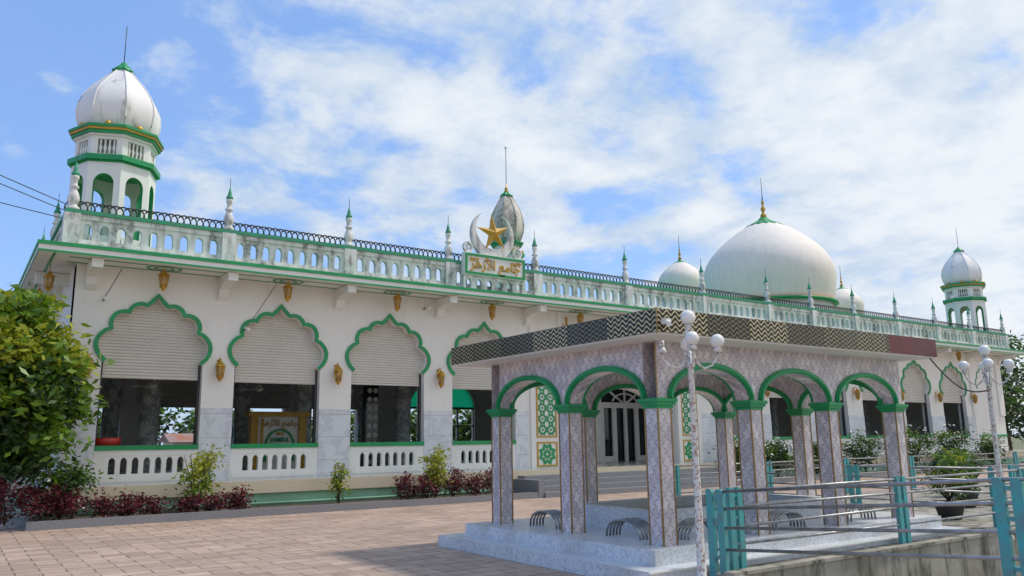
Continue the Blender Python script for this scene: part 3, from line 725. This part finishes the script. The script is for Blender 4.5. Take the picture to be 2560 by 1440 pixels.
def tree(x,y,z0,zc,rad,n,L,ks,tr=.08,name='tree',clumps=40,cr=.3,limbs=7):
    e_=empty(name); m=MB()
    zt=zc-rad[2]*.5
    m.tube([(x,y,z0),(x+.04,y,z0+(zt-z0)*.35),(x-.03,y+.03,z0+(zt-z0)*.7),(x+.02,y,zt),(x,y,zc+rad[2]*.4)],[tr*1.3,tr,tr*.9,tr*.75,tr*.2],'bark',8)
    for i in range(limbs):
        a=2*pi*i/limbs+R(); rr=.55+.35*R(); zz=zt-(zt-z0)*.25*R()
        q=(x+rad[0]*rr*math.cos(a),y+rad[1]*rr*math.sin(a),zc+rad[2]*(R()*1.1-.45))
        mid=(x+(q[0]-x)*.45,y+(q[1]-y)*.45,zz+(q[2]-zz)*.6)
        m.tube([(x,y,zz),mid,q],[tr*.5,tr*.35,tr*.12],'bark',6)
    m.build('trunk',e_)
    m=MB(); foliage(m,(x,y,zc),rad,n,L,ks,clumps,cr); m.build('crown',e_,False)
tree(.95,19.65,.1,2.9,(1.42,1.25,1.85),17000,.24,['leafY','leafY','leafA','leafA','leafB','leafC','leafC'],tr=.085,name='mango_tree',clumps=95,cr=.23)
def shrub(x,y,z0,w_,h,n,L,ks,name,cr=.12,flowers=0,stems=5):
    e_=empty(name); m=MB()
    for i in range(stems):
        a=2*pi*R(); m.tube([(x,y,z0),(x+w_*.3*math.cos(a),y+w_*.3*math.sin(a),z0+h*.5),(x+w_*.6*math.cos(a),y+w_*.6*math.sin(a),z0+h*.85)],[.02,.015,.006],'bark',5)
    m.build('stems',e_); m=MB()
    foliage(m,(x,y,z0+h*.55),(w_*.75,w_*.75,h*.42),n,L,ks,22,cr)
    for i in range(flowers):
        v=Vector((random.gauss(0,1),random.gauss(0,1),random.gauss(0,1))).normalized()
        p=Vector((x+v.x*w_,y+v.y*w_,z0+h*.55+v.z*h*.5)); leaf(m,p,.09,.04,'flower'); leaf(m,p,.09,.04,'flower')
    m.build('foliage',e_,False)
G1=['leafY','leafY','leafA','leafB']; GD=['leafA','leafB','leafC','leafC']; RD=['redA','redA','redB','redB']
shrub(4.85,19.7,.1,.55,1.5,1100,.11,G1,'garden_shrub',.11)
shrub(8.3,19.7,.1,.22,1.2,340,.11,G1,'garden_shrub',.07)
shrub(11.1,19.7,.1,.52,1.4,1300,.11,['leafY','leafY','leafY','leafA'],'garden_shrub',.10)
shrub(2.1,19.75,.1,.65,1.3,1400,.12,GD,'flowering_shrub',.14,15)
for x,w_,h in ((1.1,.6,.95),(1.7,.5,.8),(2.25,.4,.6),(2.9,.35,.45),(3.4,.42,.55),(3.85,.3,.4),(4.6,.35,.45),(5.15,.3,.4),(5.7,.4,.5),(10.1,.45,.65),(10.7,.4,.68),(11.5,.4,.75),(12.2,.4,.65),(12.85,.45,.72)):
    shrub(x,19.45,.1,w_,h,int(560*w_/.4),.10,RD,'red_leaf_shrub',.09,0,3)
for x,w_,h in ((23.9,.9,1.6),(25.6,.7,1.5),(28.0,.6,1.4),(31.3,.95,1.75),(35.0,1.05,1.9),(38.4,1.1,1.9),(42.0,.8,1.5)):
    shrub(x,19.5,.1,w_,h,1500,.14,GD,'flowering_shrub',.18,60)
def potted(x,y,s,name,ks):
    e_=empty(name); m=MB(); m.lathe([(.18*s,.01),(.26*s,.3*s),(.28*s,.32*s),(.25*s,.32*s),(.24*s,.29*s)],x,y,16,'dark'); m.build('pot',e_)
    m=MB()
    for i in range(14):
        a=2*pi*R(); m.tube([(x,y,.3*s),(x+.2*s*math.cos(a),y+.2*s*math.sin(a),.6*s),(x+.5*s*math.cos(a),y+.5*s*math.sin(a),(.9+.3*R())*s)],[.012,.01,.004],'bark',4)
    foliage(m,(x,y,.78*s),(.40*s,.40*s,.42*s),750,.15,ks,24,.09,wr=.14); m.build('plant',e_,False)
potted(16.4,8.5,1.1,'potted_plant',['leafY','leafA','leafB','leafC','redB']); potted(19.3,9.6,1.0,'potted_plant',GD); potted(22.5,11.3,1.1,'potted_plant',GD)
def bgtree(x,y,h,rw,n=2600,L=.42):
    tree(x,y,0,h*.6,(rw,rw,h*.42),n,L,['leafB','leafB','leafC','leafC'],tr=.18,name='background_tree',clumps=45,cr=rw*.16,limbs=6)
bgtree(56,22,6.6,3.2); bgtree(61,27,8,3.6); bgtree(54.5,29,6,3); bgtree(66,20,7,3.4); bgtree(58,16.5,4.2,2.2)
bgtree(-3,29,4.5,2.6); bgtree(-7,33,5.5,3)
m=MB()
for i in range(30):
    x=-10+i*2.2; foliage(m,(x,44+3*R(),1.5+R()*.9),(1.9,1.4,1.5+R()*.9),900,.42,['leafA','leafB','leafC','leafC'],18,.4)
m.build('distant_trees',None,False)
nb=empty('neighbour_house'); m=MB(); m.box(8.4,10.4,39,41,0,1.75,'wall')
m.prism([(38.8,1.75),(41.2,1.75),(40,2.15)],8.2,10.6,lambda a,b,c:(c,a,b),'roof'); m.build('house',nb)

# ---------------------------------------------------------------- world
wd=bpy.data.worlds.new('World'); scene.world=wd; wd.use_nodes=True; t=wd.node_tree
bg=t.nodes['Background']; bg.inputs['Strength'].default_value=.145
sky=t.nodes.new('ShaderNodeTexSky'); sky.sky_type='NISHITA'; sky.sun_disc=False
EL,AZ=math.radians(58),math.radians(-16)
sky.sun_elevation=EL; sky.sun_rotation=pi/2-AZ; sky.dust_density=.6; sky.ozone_density=2.5; sky.air_density=1.0
def wn(ty): return t.nodes.new(ty)
def lk(a,b): t.links.new(a,b)
tc=wn('ShaderNodeTexCoord'); sp=wn('ShaderNodeSeparateXYZ'); lk(tc.outputs['Generated'],sp.inputs[0])
def wm(op,a,b):
    n=wn('ShaderNodeMath'); n.operation=op
    for i,v in enumerate((a,b)):
        if isinstance(v,(int,float)): n.inputs[i].default_value=v
        else: lk(v,n.inputs[i])
    return n.outputs[0]
zz=wm('ADD',wm('MAXIMUM',sp.outputs[2],0),.25)
cv=wn('ShaderNodeCombineXYZ'); lk(wm('DIVIDE',sp.outputs[0],zz),cv.inputs[0]); lk(wm('DIVIDE',sp.outputs[1],zz),cv.inputs[1]); cv.inputs[2].default_value=3.3
def wnoise(sc,det,ro,dist=0):
    n=wn('ShaderNodeTexNoise'); n.inputs['Scale'].default_value=sc; n.inputs['Detail'].default_value=det; n.inputs['Roughness'].default_value=ro; n.inputs['Distortion'].default_value=dist
    lk(cv.outputs[0],n.inputs['Vector']); return n.outputs['Fac']
def wramp(v,a,b,c=0,d=1,ty='SMOOTHSTEP'):
    n=wn('ShaderNodeMapRange'); n.interpolation_type=ty; lk(v,n.inputs['Value'])
    for k_,x_ in zip(('From Min','From Max','To Min','To Max'),(a,b,c,d)): n.inputs[k_].default_value=x_
    return n.outputs[0]
n1=wnoise(4.2,10,.58,.15); n2=wnoise(1.15,4,.5)
bias=wm('ADD',wm('MULTIPLY',sp.outputs[0],.8202*.30),wm('MULTIPLY',sp.outputs[1],-.5721*.30))
den=wm('ADD',wm('ADD',wm('MULTIPLY',n1,.85),wm('MULTIPLY',n2,.55)),bias)
mask=wramp(den,.60,.765,.05,.95)
body=wramp(den,.70,.90)
n3=wramp(wnoise(5.5,8,.6),.36,.60)
lit=wm('ADD',wm('MULTIPLY',body,.55),wm('MULTIPLY',n3,.45))
cm=wn('ShaderNodeMix'); cm.data_type='RGBA'; lk(lit,cm.inputs[0]); cm.inputs[6].default_value=(3.7,4.6,5.8,1); cm.inputs[7].default_value=(6.2,6.4,6.6,1)
sm=wn('ShaderNodeMix'); sm.data_type='RGBA'; sm.blend_type='MULTIPLY'; sm.inputs[0].default_value=1; lk(sky.outputs[0],sm.inputs[6]); sm.inputs[7].default_value=(1.6,1.6,1.65,1)
sb=wn('ShaderNodeMix'); sb.data_type='RGBA'; sb.inputs[0].default_value=.62; lk(sm.outputs[2],sb.inputs[6]); sb.inputs[7].default_value=(1.35,2.75,5.9,1)
mx=wn('ShaderNodeMix'); mx.data_type='RGBA'; lk(mask,mx.inputs[0]); lk(sb.outputs[2],mx.inputs[6]); lk(cm.outputs[2],mx.inputs[7]); lk(mx.outputs[2],bg.inputs['Color'])

sl=bpy.data.lights.new('sun','SUN'); sl.energy=2.7; sl.angle=math.radians(5); sl.color=(1,.94,.86)
so=bpy.data.objects.new('sun',sl); scene.collection.objects.link(so)
sd=Vector((math.cos(EL)*math.cos(AZ),math.cos(EL)*math.sin(AZ),math.sin(EL))); so.rotation_euler=sd.to_track_quat('Z','Y').to_euler(); so.location=(0,0,40)

# ---------------------------------------------------------------- camera
A=math.radians(55.1); th=math.atan(380/2000); ro=.0131
fw=Vector((math.cos(A)*math.cos(th),math.sin(A)*math.cos(th),math.sin(th))); rt=Vector((math.sin(A),-math.cos(A),0)); up=rt.cross(fw)
cr_=rt*math.cos(ro)-up*math.sin(ro); cu=rt*math.sin(ro)+up*math.cos(ro)
mat=Matrix((cr_,cu,-fw)).transposed().to_4x4(); mat.translation=Vector((0,0,1.65))
cd=bpy.data.cameras.new('camera'); co=bpy.data.objects.new('camera',cd); scene.collection.objects.link(co); co.matrix_world=mat
cd.sensor_width=36; cd.lens=36*2000/2560; cd.clip_end=3000; cd.clip_start=.05
scene.camera=co
